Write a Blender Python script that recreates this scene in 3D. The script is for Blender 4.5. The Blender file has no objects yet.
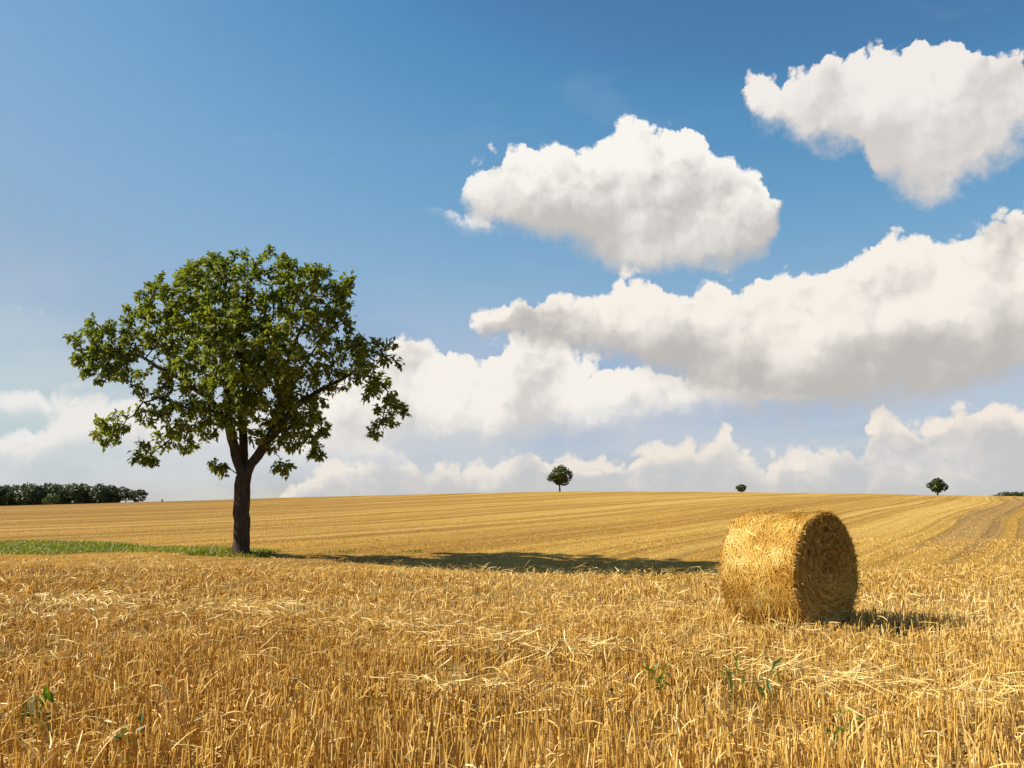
import bpy, math, random
import numpy as np

R = math.radians
C = bpy.context.scene.collection
SC = bpy.context.scene

# ------------------------------------------------------------------ camera
EYE = 1.5
PITCH = 7.05
cam = bpy.data.cameras.new('camera')
cam.sensor_width = 36.0
cam.lens = 36.0
cam.clip_start = 0.05
cam.clip_end = 20000
cam_o = bpy.data.objects.new('camera', cam)
C.objects.link(cam_o)
cam_o.location = (0, 0, EYE)
cam_o.rotation_euler = (R(90 + PITCH), 0, 0)
SC.camera = cam_o

# ------------------------------------------------------------------ exposure
SC.view_settings.view_transform = 'Standard'
SC.view_settings.look = 'None'
SC.view_settings.exposure = 1.0
SC.view_settings.gamma = 1.0
SC.cycles.max_bounces = 6
SC.cycles.diffuse_bounces = 3
SC.cycles.glossy_bounces = 2
SC.cycles.transmission_bounces = 4
SC.cycles.transparent_max_bounces = 6
SC.cycles.use_denoising = True
SC.cycles.sample_clamp_indirect = 4.0

# ------------------------------------------------------------------ sun
SUN_ELEV = 34.5
SUN_DIR = np.array([-0.997, 0.06])            # horizontal direction towards the sun
SUN_DIR = SUN_DIR / np.linalg.norm(SUN_DIR)
sun = bpy.data.lights.new('sun', 'SUN')
sun.energy = 5.0
sun.angle = R(0.5)
sun.color = (1.0, 0.92, 0.79)
sun_o = bpy.data.objects.new('sun', sun)
C.objects.link(sun_o)
ce = math.cos(R(SUN_ELEV))
from mathutils import Vector, Matrix
to_sun = Vector((SUN_DIR[0] * ce, SUN_DIR[1] * ce, math.sin(R(SUN_ELEV))))
sun_o.rotation_euler = to_sun.to_track_quat('Z', 'Y').to_euler()
sun_o.location = (-30, 5, 40)


# ------------------------------------------------------------------ node helpers
class E:
    """a scalar or vector socket with arithmetic that adds Math nodes"""
    def __init__(s, nt, sock):
        s.nt, s.s = nt, sock

    def _m(s, op, *a, clamp=False):
        n = s.nt.nodes.new('ShaderNodeMath')
        n.operation = op
        n.use_clamp = clamp
        for i, v in enumerate((s,) + a):
            if isinstance(v, E):
                s.nt.links.new(v.s, n.inputs[i])
            else:
                n.inputs[i].default_value = v
        return E(s.nt, n.outputs[0])

    def __add__(s, o): return s._m('ADD', o)
    def __radd__(s, o): return s._m('ADD', o)
    def __sub__(s, o): return s._m('SUBTRACT', o)
    def __rsub__(s, o): return (s * -1.0) + o
    def __mul__(s, o): return s._m('MULTIPLY', o)
    def __rmul__(s, o): return s._m('MULTIPLY', o)
    def __truediv__(s, o): return s._m('DIVIDE', o)
    def min(s, o): return s._m('MINIMUM', o)
    def max(s, o): return s._m('MAXIMUM', o)
    def clamp(s): return s._m('ADD', 0.0, clamp=True)

    def step(s, a, b, lo=0.0, hi=1.0):
        n = s.nt.nodes.new('ShaderNodeMapRange')
        n.interpolation_type = 'SMOOTHSTEP'
        s.nt.links.new(s.s, n.inputs['Value'])
        n.inputs['From Min'].default_value = a
        n.inputs['From Max'].default_value = b
        n.inputs['To Min'].default_value = lo
        n.inputs['To Max'].default_value = hi
        return E(s.nt, n.outputs['Result'])

    def lin(s, a, b, lo=0.0, hi=1.0):
        n = s.nt.nodes.new('ShaderNodeMapRange')
        s.nt.links.new(s.s, n.inputs['Value'])
        n.inputs['From Min'].default_value = a
        n.inputs['From Max'].default_value = b
        n.inputs['To Min'].default_value = lo
        n.inputs['To Max'].default_value = hi
        return E(s.nt, n.outputs['Result'])


def vec(nt, sock_or_e, op, b=None, scale=None):
    n = nt.nodes.new('ShaderNodeVectorMath')
    n.operation = op
    nt.links.new(sock_or_e.s if isinstance(sock_or_e, E) else sock_or_e, n.inputs[0])
    if b is not None:
        if isinstance(b, E):
            nt.links.new(b.s, n.inputs[1])
        else:
            n.inputs[1].default_value = b
    if scale is not None:
        if isinstance(scale, E):
            nt.links.new(scale.s, n.inputs['Scale'])
        else:
            n.inputs['Scale'].default_value = scale
    return E(nt, n.outputs['Value' if op in ('DOT_PRODUCT', 'LENGTH') else 'Vector'])


def noise(nt, v, scale, detail=4.0, rough=0.55, lac=2.0, dist=0.0, out='Fac', flat=False):
    n = nt.nodes.new('ShaderNodeTexNoise')
    nt.links.new(v.s, n.inputs['Vector'])
    if flat:
        n.noise_dimensions = '2D'
    n.inputs['Scale'].default_value = scale
    n.inputs['Detail'].default_value = detail
    n.inputs['Roughness'].default_value = rough
    n.inputs['Lacunarity'].default_value = lac
    n.inputs['Distortion'].default_value = dist
    return E(nt, n.outputs[out])


def domes(nt, v, scale, rnd=1.0):
    """rounded heads with creases between them"""
    n = nt.nodes.new('ShaderNodeTexVoronoi')
    n.feature = 'F1'
    n.voronoi_dimensions = '2D'
    nt.links.new(v.s, n.inputs['Vector'])
    n.inputs['Scale'].default_value = scale
    n.inputs['Randomness'].default_value = rnd
    d = E(nt, n.outputs['Distance'])
    return 1.0 - d * d * 1.6


def billow(nt, v):
    return domes(nt, v, 13.0) * 0.46 + domes(nt, v, 27.0) * 0.27 + domes(nt, v, 58.0) * 0.17 + domes(nt, v, 120.0) * 0.10


def mixc(nt, f, a, b, blend='MIX'):
    n = nt.nodes.new('ShaderNodeMix')
    n.data_type = 'RGBA'
    n.blend_type = blend
    if isinstance(f, E):
        nt.links.new(f.s, n.inputs['Factor'])
    else:
        n.inputs['Factor'].default_value = f
    for k, v in (('A', a), ('B', b)):
        i = [q for q in n.inputs if q.name == k and q.type == 'RGBA'][0]
        if isinstance(v, E):
            nt.links.new(v.s, i)
        else:
            i.default_value = (*v[:3], 1.0)
    return E(nt, [q for q in n.outputs if q.type == 'RGBA'][0])


def ramp(nt, f, stops):
    n = nt.nodes.new('ShaderNodeValToRGB')
    e = n.color_ramp.elements
    while len(e) < len(stops):
        e.new(0.5)
    for q, (p, c) in zip(e, stops):
        q.position = p
        q.color = (*c, 1.0)
    nt.links.new(f.s, n.inputs['Fac'])
    return E(nt, n.outputs['Color'])


# ------------------------------------------------------------------ sky with its clouds
AZ0, AZ1, EL1 = -50.0, 50.0, 50.0     # degrees covered by the cloud outlines


def sky_dir(px, py):
    """azimuth and elevation in degrees of a direction seen from the field"""
    xc, yc = (px - 512) / 1024.0, (384 - py) / 1024.0
    cp, sp = math.cos(R(PITCH)), math.sin(R(PITCH))
    X, Y, Z = xc, cp - yc * sp, sp + yc * cp
    return math.degrees(math.atan2(X, Y)), math.degrees(math.atan2(Z, math.hypot(X, Y)))


world = bpy.data.worlds.new('World')
SC.world = world
world.use_nodes = True
world.cycles.sampling_method = 'MANUAL'
world.cycles.sample_map_resolution = 512
nt = world.node_tree
nt.nodes.clear()
w_out = nt.nodes.new('ShaderNodeOutputWorld')
w_bg = nt.nodes.new('ShaderNodeBackground')
w_bg.inputs['Strength'].default_value = 0.056
nt.links.new(w_bg.outputs[0], w_out.inputs[0])
sky = nt.nodes.new('ShaderNodeTexSky')
sky.sky_type = 'NISHITA'
sky.sun_disc = False
sky.sun_elevation = R(SUN_ELEV)
sky.sun_rotation = math.atan2(SUN_DIR[0], SUN_DIR[1])
sky.altitude = 100
sky.air_density = 1.0
sky.dust_density = 0.9
sky.ozone_density = 2.6
sk_s = nt.nodes.new('ShaderNodeSeparateColor')
nt.links.new(sky.outputs[0], sk_s.inputs[0])
sk_j = nt.nodes.new('ShaderNodeCombineColor')
SKY_TONE = ([(0, 0), (0.109, 0.074), (0.150, 0.152), (0.195, 0.230), (0.262, 0.305), (0.456, 0.450), (1.0, 0.80)],
            [(0, 0), (0.184, 0.208), (0.205, 0.268), (0.31, 0.415), (0.397, 0.445), (0.57, 0.585), (1.0, 0.86)],
            [(0, 0), (0.323, 0.415), (0.356, 0.500), (0.497, 0.630), (0.604, 0.620), (0.70, 0.700), (1.0, 0.90)])
for i, pts in enumerate(SKY_TONE):                     # the deep clean blue of the photograph's sky
    fc = nt.nodes.new('ShaderNodeFloatCurve')
    cv = fc.mapping.curves[0]
    while len(cv.points) < len(pts):
        cv.points.new(0.5, 0.5)
    for q, p in zip(cv.points, pts):
        q.location = p
    fc.mapping.update()
    nt.links.new((E(nt, sk_s.outputs[i]) * 0.1).min(1.0).s, fc.inputs['Value'])
    nt.links.new((E(nt, fc.outputs[0]) * (1 / 0.11)).s, sk_j.inputs[i])
sky_c = E(nt, sk_j.outputs[0])
tc = nt.nodes.new('ShaderNodeTexCoord')
D = E(nt, tc.outputs['Generated'])
sep = nt.nodes.new('ShaderNodeSeparateXYZ')
nt.links.new(D.s, sep.inputs[0])
dx, dy, dz = (E(nt, sep.outputs[i]) for i in range(3))
az = dx._m('ARCTAN2', dy) * (180 / math.pi)
el = dz.min(0.9999)._m('ARCSINE') * (180 / math.pi)
cbw = nt.nodes.new('ShaderNodeCombineXYZ')
nt.links.new((az * (math.pi / 180)).s, cbw.inputs[0])
nt.links.new((el * (math.pi / 180)).s, cbw.inputs[1])
Q = E(nt, cbw.outputs[0])


def shifted(a, b):
    return vec(nt, Q, 'ADD', (a, b, 0.0))


wcol = noise(nt, Q, 9.0, 5.0, 0.55, out='Color', flat=True)
wsep = nt.nodes.new('ShaderNodeSeparateXYZ')
nt.links.new(wcol.s, wsep.inputs[0])
wx, wy = E(nt, wsep.outputs[0]) - 0.5, E(nt, wsep.outputs[1]) - 0.5
wc2 = noise(nt, shifted(7.3, 2.1), 40.0, 4.0, 0.6, out='Color', flat=True)
wsep2 = nt.nodes.new('ShaderNodeSeparateXYZ')
nt.links.new(wc2.s, wsep2.inputs[0])
vx, vy = E(nt, wsep2.outputs[0]) - 0.5, E(nt, wsep2.outputs[1]) - 0.5
# billowing relief of the clouds, sampled here and a little towards the sun
jig = vec(nt, vec(nt, wc2, 'SUBTRACT', (0.5, 0.5, 0.5)), 'SCALE', scale=0.022)
Dw = vec(nt, Q, 'ADD', jig)
Dw1 = vec(nt, Dw, 'ADD', (-0.008, 0.010, 0.0))
B0, B1 = billow(nt, Dw), billow(nt, Dw1)
S0, S1 = noise(nt, Q, 9.0, 3.0, 0.5, flat=True), noise(nt, shifted(-0.025, 0.03), 9.0, 3.0, 0.5, flat=True)
FB = noise(nt, shifted(1.7, 4.4), 18.0, 9.0, 0.62, flat=True)
relief = (B0 - B1) * 1.0 + (S0 - S1) * 1.9


def outline(pts, wobble_x, up):
    """float curve giving an elevation for each azimuth"""
    n = nt.nodes.new('ShaderNodeFloatCurve')
    cv = n.mapping.curves[0]
    q = sorted(sky_dir(*p) for p in pts)
    gap = -2.5 if up else 2.5
    q = [(AZ0, q[0][1] + gap), (q[0][0] - 2.5, q[0][1] + gap)] + q + [(q[-1][0] + 2.5, q[-1][1] + gap), (AZ1, q[-1][1] + gap)]
    P = [((a - AZ0) / (AZ1 - AZ0), max(0, min(1, (e + 4) / EL1))) for a, e in q]
    while len(cv.points) < len(P):
        cv.points.new(0.5, 0.5)
    for c, p in zip(cv.points, P):
        c.location = p
        c.handle_type = 'AUTO_CLAMPED'
    n.mapping.update()
    nt.links.new(((wobble_x - AZ0) / (AZ1 - AZ0)).s, n.inputs['Value'])
    return E(nt, n.outputs[0]) * EL1 - 4.0


CLOUDS = []


def cloud(col, top, bot, warp=2.2, fine=0.7, soft=(-0.05, 0.42), rag=1.4, low=1.0, bright=1.0, white=(1.0, 0.985, 0.955),
          grey=(0.60, 0.585, 0.57), opacity=1.0, shade_lo=0.05, shade_hi=0.75, botsoft=0.7, rel=1.0, rim=0.25):
    ax = az + wx * warp + vx * fine
    ey = el + wy * (warp * 0.75) + vy * fine
    t, b = outline(top, ax, True), outline(bot, ax, False)
    dt, db = t - ey, (ey - b) * low
    puff = (B0 - 0.62) * (rag * 1.75)
    d = (dt + puff).min(db + puff * 0.4) + (FB - 0.5) * (rag * 1.15)
    edge = (dt - db).step(-0.6, 1.4)                      # crisp above, soft underneath
    a = d.step(soft[0], soft[1])
    a_soft = d.step(soft[0] - 0.3, soft[1] + botsoft)
    a = (a * (1.0 - edge) + a_soft * edge) * opacity
    h = ((ey - b) / (t - b).max(0.5)).min(1.3).max(-0.3)
    rel_ = relief * (h * 0.9 + 0.25) * rel
    rm = (dt + puff).step(1.1, 0.1) * rim
    lit = (h + rel_ + rm + (FB - 0.5) * 0.22 + (S0 - 0.5) * 0.5).step(shade_lo, shade_hi)
    c = mixc(nt, lit, tuple(v * CL * bright for v in grey), tuple(v * CL * bright for v in white))
    return mixc(nt, a.clamp(), col, c)


CL = 8.3
col = sky_c
# pale veil low down all round
veil = (el + wy * 3.0).step(16.0, -1.0, 0.0, 0.62) * (noise(nt, vec(nt, Q, 'MULTIPLY', (1, 2.6, 1)), 5.0, 6.0, 0.6, flat=True)).step(0.30, 0.62, 0.35, 1.0)
veil = veil * (az + wx * 12).step(-34, 14, 1.0, 0.72)
col = mixc(nt, veil, col, tuple(v * CL for v in (0.84, 0.82, 0.80)))
# thin wisps
wisp = noise(nt, vec(nt, vec(nt, Q, 'MULTIPLY', (1.0, 4.0, 1.0)), 'ADD', (3.1, 0, 0)), 3.0, 8.0, 0.62, dist=0.6, flat=True).step(0.56, 0.80, 0.0, 0.05)
wisp = wisp * el.step(4, 12)
col = mixc(nt, wisp, col, tuple(v * CL for v in (0.9, 0.92, 0.95)))
col = cloud(col, [(-60, 300), (-20, 302), (10, 306), (40, 313), (66, 321)], [(-60, 308), (-20, 310), (10, 314), (40, 319), (66, 324)],
            warp=1.4, fine=0.8, rag=0.8, soft=(0.0, 1.0), white=(0.9, 0.92, 0.94), grey=(0.85, 0.87, 0.9), opacity=0.85)
# left: white bank behind the tree, and two small puffs
col = cloud(col, [(-400, 440), (-60, 420), (20, 425), (70, 402), (110, 398), (180, 402), (260, 398), (320, 412), (360, 430), (420, 470)],
            [(-400, 480), (-60, 470), (60, 470), (150, 475), (260, 478), (350, 475), (420, 474)], warp=3.0, rag=1.7, soft=(-0.2, 0.9),
            white=(0.95, 0.91, 0.86), grey=(0.76, 0.75, 0.75), opacity=0.88, botsoft=2.2)
col = cloud(col, [(-40, 415), (-15, 395), (5, 388), (30, 387), (48, 398), (62, 412)], [(-40, 417), (0, 414), (40, 414), (62, 413)],
            warp=1.4, fine=0.5, rag=0.5, soft=(-0.05, 0.4), white=(0.93, 0.91, 0.88), grey=(0.80, 0.78, 0.77), opacity=0.9)
col = cloud(col, [(2, 445), (12, 432), (26, 420), (36, 430), (50, 445)], [(2, 446), (25, 449), (50, 446)],
            warp=1.2, fine=0.5, rag=0.45, soft=(-0.05, 0.4), white=(0.92, 0.90, 0.88), grey=(0.82, 0.80, 0.79), opacity=0.85)
# low bank along the horizon
col = cloud(col, [(280, 490), (330, 468), (400, 465), (450, 470), (500, 464), (535, 452), (560, 462), (600, 464), (640, 458), (690, 448), (722, 440),
                  (745, 448), (790, 455), (830, 450), (870, 434), (886, 418), (905, 432), (930, 428), (960, 414), (1000, 408), (1030, 412), (1150, 405),
                  (1300, 440), (1500, 470)],
            [(280, 505), (500, 530), (1024, 540), (1300, 540), (1500, 520)], warp=1.9, fine=0.8, rag=1.6, soft=(-0.1, 0.45),
            white=(0.94, 0.87, 0.78), grey=(0.62, 0.62, 0.63), opacity=0.90, shade_lo=0.42, shade_hi=1.35, botsoft=2.0, rel=0.9, rim=0.25)
# two cumulus heads in front of the low bank
col = cloud(col, [(590, 474), (640, 462), (690, 452), (715, 442), (728, 440), (745, 446), (770, 458), (800, 464)],
            [(590, 480), (640, 474), (690, 472), (745, 470), (800, 472)], warp=1.8, fine=0.8, rag=1.3, white=(0.97, 0.88, 0.77), grey=(0.66, 0.65, 0.65),
            shade_lo=0.05, shade_hi=0.95, opacity=0.85, botsoft=1.6)
col = cloud(col, [(850, 450), (872, 430), (886, 420), (905, 434), (930, 430), (960, 415), (1000, 409), (1030, 414), (1120, 410), (1250, 440)],
            [(850, 462), (900, 460), (960, 455), (1024, 456), (1120, 452), (1250, 450)], warp=1.7, fine=0.8, rag=1.4, white=(0.97, 0.88, 0.78),
            grey=(0.62, 0.61, 0.61), shade_lo=0.1, shade_hi=1.05, opacity=0.9, botsoft=2.2)
# middle bank from behind the tree to the right
col = cloud(col, [(290, 448), (325, 408), (355, 372), (385, 350), (405, 336), (440, 350), (462, 360), (500, 342), (525, 332), (560, 344), (600, 355),
                  (640, 362), (690, 372), (740, 382), (790, 394), (830, 402)],
            [(290, 452), (340, 456), (400, 458), (450, 454), (500, 448), (560, 440), (620, 430), (700, 420), (760, 412), (800, 408), (830, 405)],
            warp=1.9, fine=0.9, rag=1.5, white=(1.0, 0.95, 0.875), grey=(0.70, 0.675, 0.655), shade_lo=0.0, shade_hi=0.75, botsoft=1.6)
# the long bank rising to the right
col = cloud(col, [(470, 328), (490, 320), (520, 306), (560, 298), (600, 287), (635, 272), (665, 284), (700, 272), (740, 276), (765, 262), (800, 270),
                  (850, 256), (880, 242), (920, 234), (960, 226), (1000, 216), (1030, 208), (1120, 190), (1250, 205), (1400, 300)],
            [(470, 332), (495, 335), (520, 346), (560, 354), (610, 364), (650, 382), (700, 398), (760, 414), (800, 418), (850, 414), (900, 406),
             (950, 394), (1024, 380), (1120, 372), (1250, 345), (1400, 306)],
            warp=2.0, fine=1.0, rag=1.5, white=(1.0, 0.94, 0.86), grey=(0.56, 0.53, 0.505), shade_lo=-0.02, shade_hi=1.06, botsoft=0.9, rim=0.42)
# upper right cloud
col = cloud(col, [(752, 90), (762, 84), (785, 88), (800, 74), (820, 62), (850, 50), (900, 46), (945, 28), (985, 38), (1024, 38), (1080, 30), (1160, 60),
                  (1230, 120)],
            [(752, 100), (762, 122), (785, 136), (805, 142), (845, 152), (860, 164), (870, 196), (890, 203), (925, 202), (965, 190), (1000, 166), (1024, 150),
             (1080, 156), (1160, 158), (1230, 134)],
            warp=3.0, fine=1.3, rag=1.9, white=(0.95, 0.905, 0.86), grey=(0.70, 0.66, 0.63), shade_lo=0.0, shade_hi=0.9, botsoft=0.9, rim=0.1)
# torn shreds off the ends of the heap
col = cloud(col, [(428, 208), (445, 200), (460, 206), (480, 212), (500, 220)], [(428, 214), (445, 216), (460, 219), (480, 226), (500, 232)],
            warp=2.6, fine=1.6, rag=1.6, white=(0.95, 0.93, 0.91), grey=(0.75, 0.74, 0.73), opacity=0.9, soft=(-0.2, 0.8))
# the heap in the middle
col = cloud(col, [(466, 168), (480, 146), (496, 138), (520, 130), (545, 138), (572, 144), (605, 134), (640, 122),
                  (680, 124), (702, 144), (722, 164), (746, 162), (762, 172), (772, 190)],
            [(468, 206), (485, 222), (520, 236), (560, 250), (600, 266), (650, 279), (690, 279), (730, 270), (757, 256),
             (768, 238), (774, 220)],
            warp=1.7, fine=1.0, rag=1.5, white=(1.02, 0.985, 0.93), grey=(0.60, 0.57, 0.545), shade_lo=0.0, shade_hi=0.95, botsoft=0.9)
nt.links.new(col.s, w_bg.inputs['Color'])

# ------------------------------------------------------------------ tags
def tag(o, label=None, cat=None, group=None, kind=None):
    for k, v in (('label', label), ('category', cat), ('group', group), ('kind', kind)):
        if v is not None:
            o[k] = v
    return o


def mesh_obj(name, verts, faces, mat, parent=None, tint=None, smooth=False):
    """faces: (n,3) or (n,4) integer array; tint: one value per vertex"""
    verts = np.asarray(verts, dtype=np.float32).reshape(-1, 3)
    faces = np.asarray(faces, dtype=np.int32)
    me = bpy.data.meshes.new(name)
    k = faces.shape[1]
    me.vertices.add(len(verts))
    me.vertices.foreach_set('co', verts.ravel())
    me.loops.add(faces.size)
    me.loops.foreach_set('vertex_index', faces.ravel())
    me.polygons.add(len(faces))
    me.polygons.foreach_set('loop_start', np.arange(0, faces.size, k, dtype=np.int32))
    me.polygons.foreach_set('loop_total', np.full(len(faces), k, dtype=np.int32))
    me.polygons.foreach_set('use_smooth', np.full(len(faces), smooth))
    if tint is not None:
        a = me.attributes.new('tint', 'FLOAT', 'POINT')
        a.data.foreach_set('value', np.asarray(tint, dtype=np.float32).ravel())
    me.update(calc_edges=True)
    me.validate()
    me.materials.append(mat)
    o = bpy.data.objects.new(name, me)
    C.objects.link(o)
    if parent is not None:
        o.parent = parent
    return o


def empty(name, loc, rz=0.0):
    o = bpy.data.objects.new(name, None)
    o.location = loc
    o.rotation_euler = (0, 0, rz)
    o.empty_display_size = 0.3
    C.objects.link(o)
    return o


def vnoise(x, y, seed=0):
    """smooth value noise on numpy arrays, 0..1"""
    xi, yi = np.floor(x).astype(np.int64), np.floor(y).astype(np.int64)
    fx, fy = x - xi, y - yi
    fx, fy = fx * fx * (3 - 2 * fx), fy * fy * (3 - 2 * fy)

    def h(a, b):
        n = (a * 374761393 + b * 668265263 + seed * 1442695041) & 0x7fffffff
        n = ((n ^ (n >> 13)) * 1274126177) & 0x7fffffff
        return ((n ^ (n >> 16)) & 0xffff) / 65535.0
    return (h(xi, yi) * (1 - fx) + h(xi + 1, yi) * fx) * (1 - fy) + (h(xi, yi + 1) * (1 - fx) + h(xi + 1, yi + 1) * fx) * fy


def fbm(x, y, seed=0, oct=4):
    s, a, t = 0, 1.0, 0
    for i in range(oct):
        s = s + a * vnoise(x * 2 ** i, y * 2 ** i, seed + i)
        t += a
        a *= 0.5
    return s / t


# ------------------------------------------------------------------ lie of the land
YR = 200.0
_xs = np.arange(-700, 701, 5.0)
_zr = np.interp(_xs, [-700, -400, -200, -100, -71, -53, -22, 13, 44, 83, 100, 200, 400, 700],
                [-4, -3, 0.3, 2.0, 3.05, 3.7, 4.6, 5.38, 5.2, 4.5, 4.15, 2.0, -1, -3])
_k = np.exp(-0.5 * (np.arange(-12, 13) * 5 / 14.0) ** 2)
_zr = np.convolve(np.pad(_zr, 12, mode='edge'), _k / _k.sum(), mode='valid')


def softplus(x, k):
    return np.logaddexp(0, x / k) * k


def ground_z(X, Y):
    X, Y = np.asarray(X, dtype=np.float64), np.asarray(Y, dtype=np.float64)
    zr = np.interp(X, _xs, _zr)
    t = softplus(Y - 31, 5.0) / (YR - 31)
    rise = t - softplus(t - 1.0, 0.035) * 1.6            # crest, then falling gently away
    rise = np.maximum(rise, -3)
    z = zr * rise
    z = np.where(Y > 450, z.clip(-30, 30), z)
    z = z - 0.50 * np.exp(-(((X - 4.0) / 9.0) ** 2 + ((Y - 30.5) / 5.0) ** 2))   # a shallow dip right of the tree
    z = z + 0.03 * np.exp(-(((X + 9.0) / 3.0) ** 2 + ((Y - 34.0) / 3.0) ** 2))   # the tree's knoll
    z = z + (fbm(X / 7.0, Y / 7.0, 3, 3) - 0.5) * 0.07 * np.clip(Y / 12.0, 0, 1)
    z = z + (fbm(X / 40.0, Y / 40.0, 9, 2) - 0.5) * 0.5 * np.clip((Y - 45) / 60.0, 0, 1)
    return z


ROW_A = R(25.0)          # the drill rows and wheel tracks run this way, east of north
RC, RS = math.cos(ROW_A), math.sin(ROW_A)


def geo(a, b, n):
    return np.geomspace(a, b, n)


gx = np.concatenate([-geo(60, 3000, 40)[::-1], np.linspace(-58, 58, 233), geo(60, 3000, 40)])
gy = np.concatenate([-geo(6, 600, 20)[::-1], np.linspace(-4, 60, 160), geo(61, 320, 150), geo(325, 6000, 40)])
GX, GY = np.meshgrid(gx, gy)
GZ = ground_z(GX, GY)
n_x, n_y = len(gx), len(gy)
idx = np.arange(n_x * n_y).reshape(n_y, n_x)
gf = np.stack([idx[:-1, :-1], idx[:-1, 1:], idx[1:, 1:], idx[1:, :-1]], -1).reshape(-1, 4)


def new_mat(name):
    m = bpy.data.materials.new(name)
    m.use_nodes = True
    t = m.node_tree
    t.nodes.clear()
    o = t.nodes.new('ShaderNodeOutputMaterial')
    return m, t, o


def attr(t, name):
    n = t.nodes.new('ShaderNodeAttribute')
    n.attribute_name = name
    return E(t, n.outputs['Fac'])


def bsdf(t, color, rough=0.8, spec=0.25, normal=None):
    n = t.nodes.new('ShaderNodeBsdfPrincipled')
    if isinstance(color, E):
        t.links.new(color.s, n.inputs['Base Color'])
    else:
        n.inputs['Base Color'].default_value = (*color, 1)
    n.inputs['Roughness'].default_value = rough
    n.inputs['Specular IOR Level'].default_value = spec
    if normal is not None:
        t.links.new(normal.s, n.inputs['Normal'])
    return n.outputs[0]


def leafy(t, out, color, trans_color, mix, rough=0.7, spec=0.25):
    """a thin leaf or straw: some light passes through"""
    b = bsdf(t, color, rough, spec)
    tr = t.nodes.new('ShaderNodeBsdfTranslucent')
    t.links.new(trans_color.s, tr.inputs['Color'])
    m = t.nodes.new('ShaderNodeMixShader')
    m.inputs[0].default_value = mix
    t.links.new(b, m.inputs[1])
    t.links.new(tr.outputs[0], m.inputs[2])
    t.links.new(m.outputs[0], out.inputs[0])


def field_material():
    m, t, o = new_mat('stubble_ground')
    tc = t.nodes.new('ShaderNodeTexCoord')
    P = E(t, tc.outputs['Object'])
    sp = t.nodes.new('ShaderNodeSeparateXYZ')
    t.links.new(P.s, sp.inputs[0])
    X, Y = E(t, sp.outputs[0]), E(t, sp.outputs[1])
    warp = noise(t, P, 0.007, 1.0, 0.4) * 30.0 + noise(t, P, 0.05, 2.0, 0.5) * 0.9
    far_y = (Y - 200.0).min(0.0)
    s = X * RC - Y * RS + warp + far_y * far_y * 0.0004                            # distance across the rows
    l = X * RS + Y * RC
    cb = t.nodes.new('ShaderNodeCombineXYZ')
    t.links.new(s.s, cb.inputs[0])
    t.links.new((l * 0.022).s, cb.inputs[1])
    SL = E(t, cb.outputs[0])
    # straw, clods and chaff: fine grain, stretched along the rows
    grain = noise(t, P, 5.5, 6.0, 0.7)
    grain2 = noise(t, P, 0.9, 5.0, 0.6)
    streak = noise(t, SL, 0.75, 5.0, 0.62)
    broad = noise(t, SL, 0.10, 4.0, 0.55)
    patch = noise(t, P, 0.022, 4.0, 0.55)
    # wheel tracks every 12 m and combine passes every 6 m
    def tracks(period, off, w):
        q = ((s + off) / period)
        fr = q._m('FRACT')
        d = (fr - 0.5)._m('ABSOLUTE') * period
        return d.step(w, w * 0.35)
    tr = tracks(9.0, 0.0, 0.38).max(tracks(9.0, 1.9, 0.38)).max(tracks(4.5, 1.0, 0.26) * 0.8).max(tracks(1.5, 0.4, 0.30) * 0.35)
    pas = tracks(4.5, 3.0, 0.9)
    left = X.step(30.0, -70.0)                            # ground colour gets darker and browner towards the left
    fine = noise(t, P, 2.6, 3.0, 0.7)
    tone = grain * 0.55 + fine * 0.35 + grain2 * 0.22 + streak * 0.72 + broad * 0.50 + patch * 0.25 - 1.295 - left * 0.30
    rows = ((s + (grain2 - 0.5) * 0.5) * (2 * math.pi / 3.0))._m('SINE') * broad.step(0.30, 0.62) + (s * (2 * math.pi / 9.0) + 1.0)._m('SINE') * 0.8
    tone = tone * 1.75 + 0.52 + rows * 0.085
    base = ramp(t, tone.clamp(), [(0.0, (0.190, 0.095, 0.015)), (0.35, (0.319, 0.179, 0.030)), (0.62, (0.418, 0.258, 0.053)), (1.0, (0.517, 0.350, 0.099))])
    trk = tr * streak.step(0.25, 0.6, 0.25, 0.9) * grain2.step(0.25, 0.6, 0.5, 1.0)
    c = mixc(t, trk * 0.95, base, (0.20, 0.108, 0.026))
    c = mixc(t, pas * broad.step(0.4, 0.65) * 0.38, c, (0.50, 0.345, 0.105))
    # the bare, browner strip on the right hand slope
    bare = (s - 21.5 - (streak - 0.5) * 5.0 - (patch - 0.5) * 5.0)._m('ABSOLUTE').step(1.5, 0.9) * l.step(34, 46) * l.step(175, 120)
    c = mixc(t, bare * 0.55, c, (0.22, 0.132, 0.058))
    # near the viewer the soil and litter lie open between the stalks
    near = (Y + (grain2 - 0.5) * 8.0).step(34.0, 17.0)
    soil = ramp(t, grain * 0.6 + grain2 * 0.4, [(0.35, (0.12, 0.066, 0.022)), (0.50, (0.23, 0.135, 0.040)), (0.62, (0.40, 0.26, 0.080))])
    c = mixc(t, near * 0.85, c, soil)
    # green margin
    gm = attr(t, 'tint')
    gr = ramp(t, grain, [(0.3, (0.05, 0.075, 0.012)), (0.7, (0.11, 0.14, 0.025))])
    c = mixc(t, gm, c, gr)
    bp = t.nodes.new('ShaderNodeBump')
    bp.inputs['Strength'].default_value = 0.8
    bp.inputs['Distance'].default_value = 0.12
    t.links.new((grain * 0.7 + streak * 0.8 - trk * 0.5).s, bp.inputs['Height'])
    t.links.new(bsdf(t, c, 0.9, 0.1, E(t, bp.outputs[0])), o.inputs[0])
    return m


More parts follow.
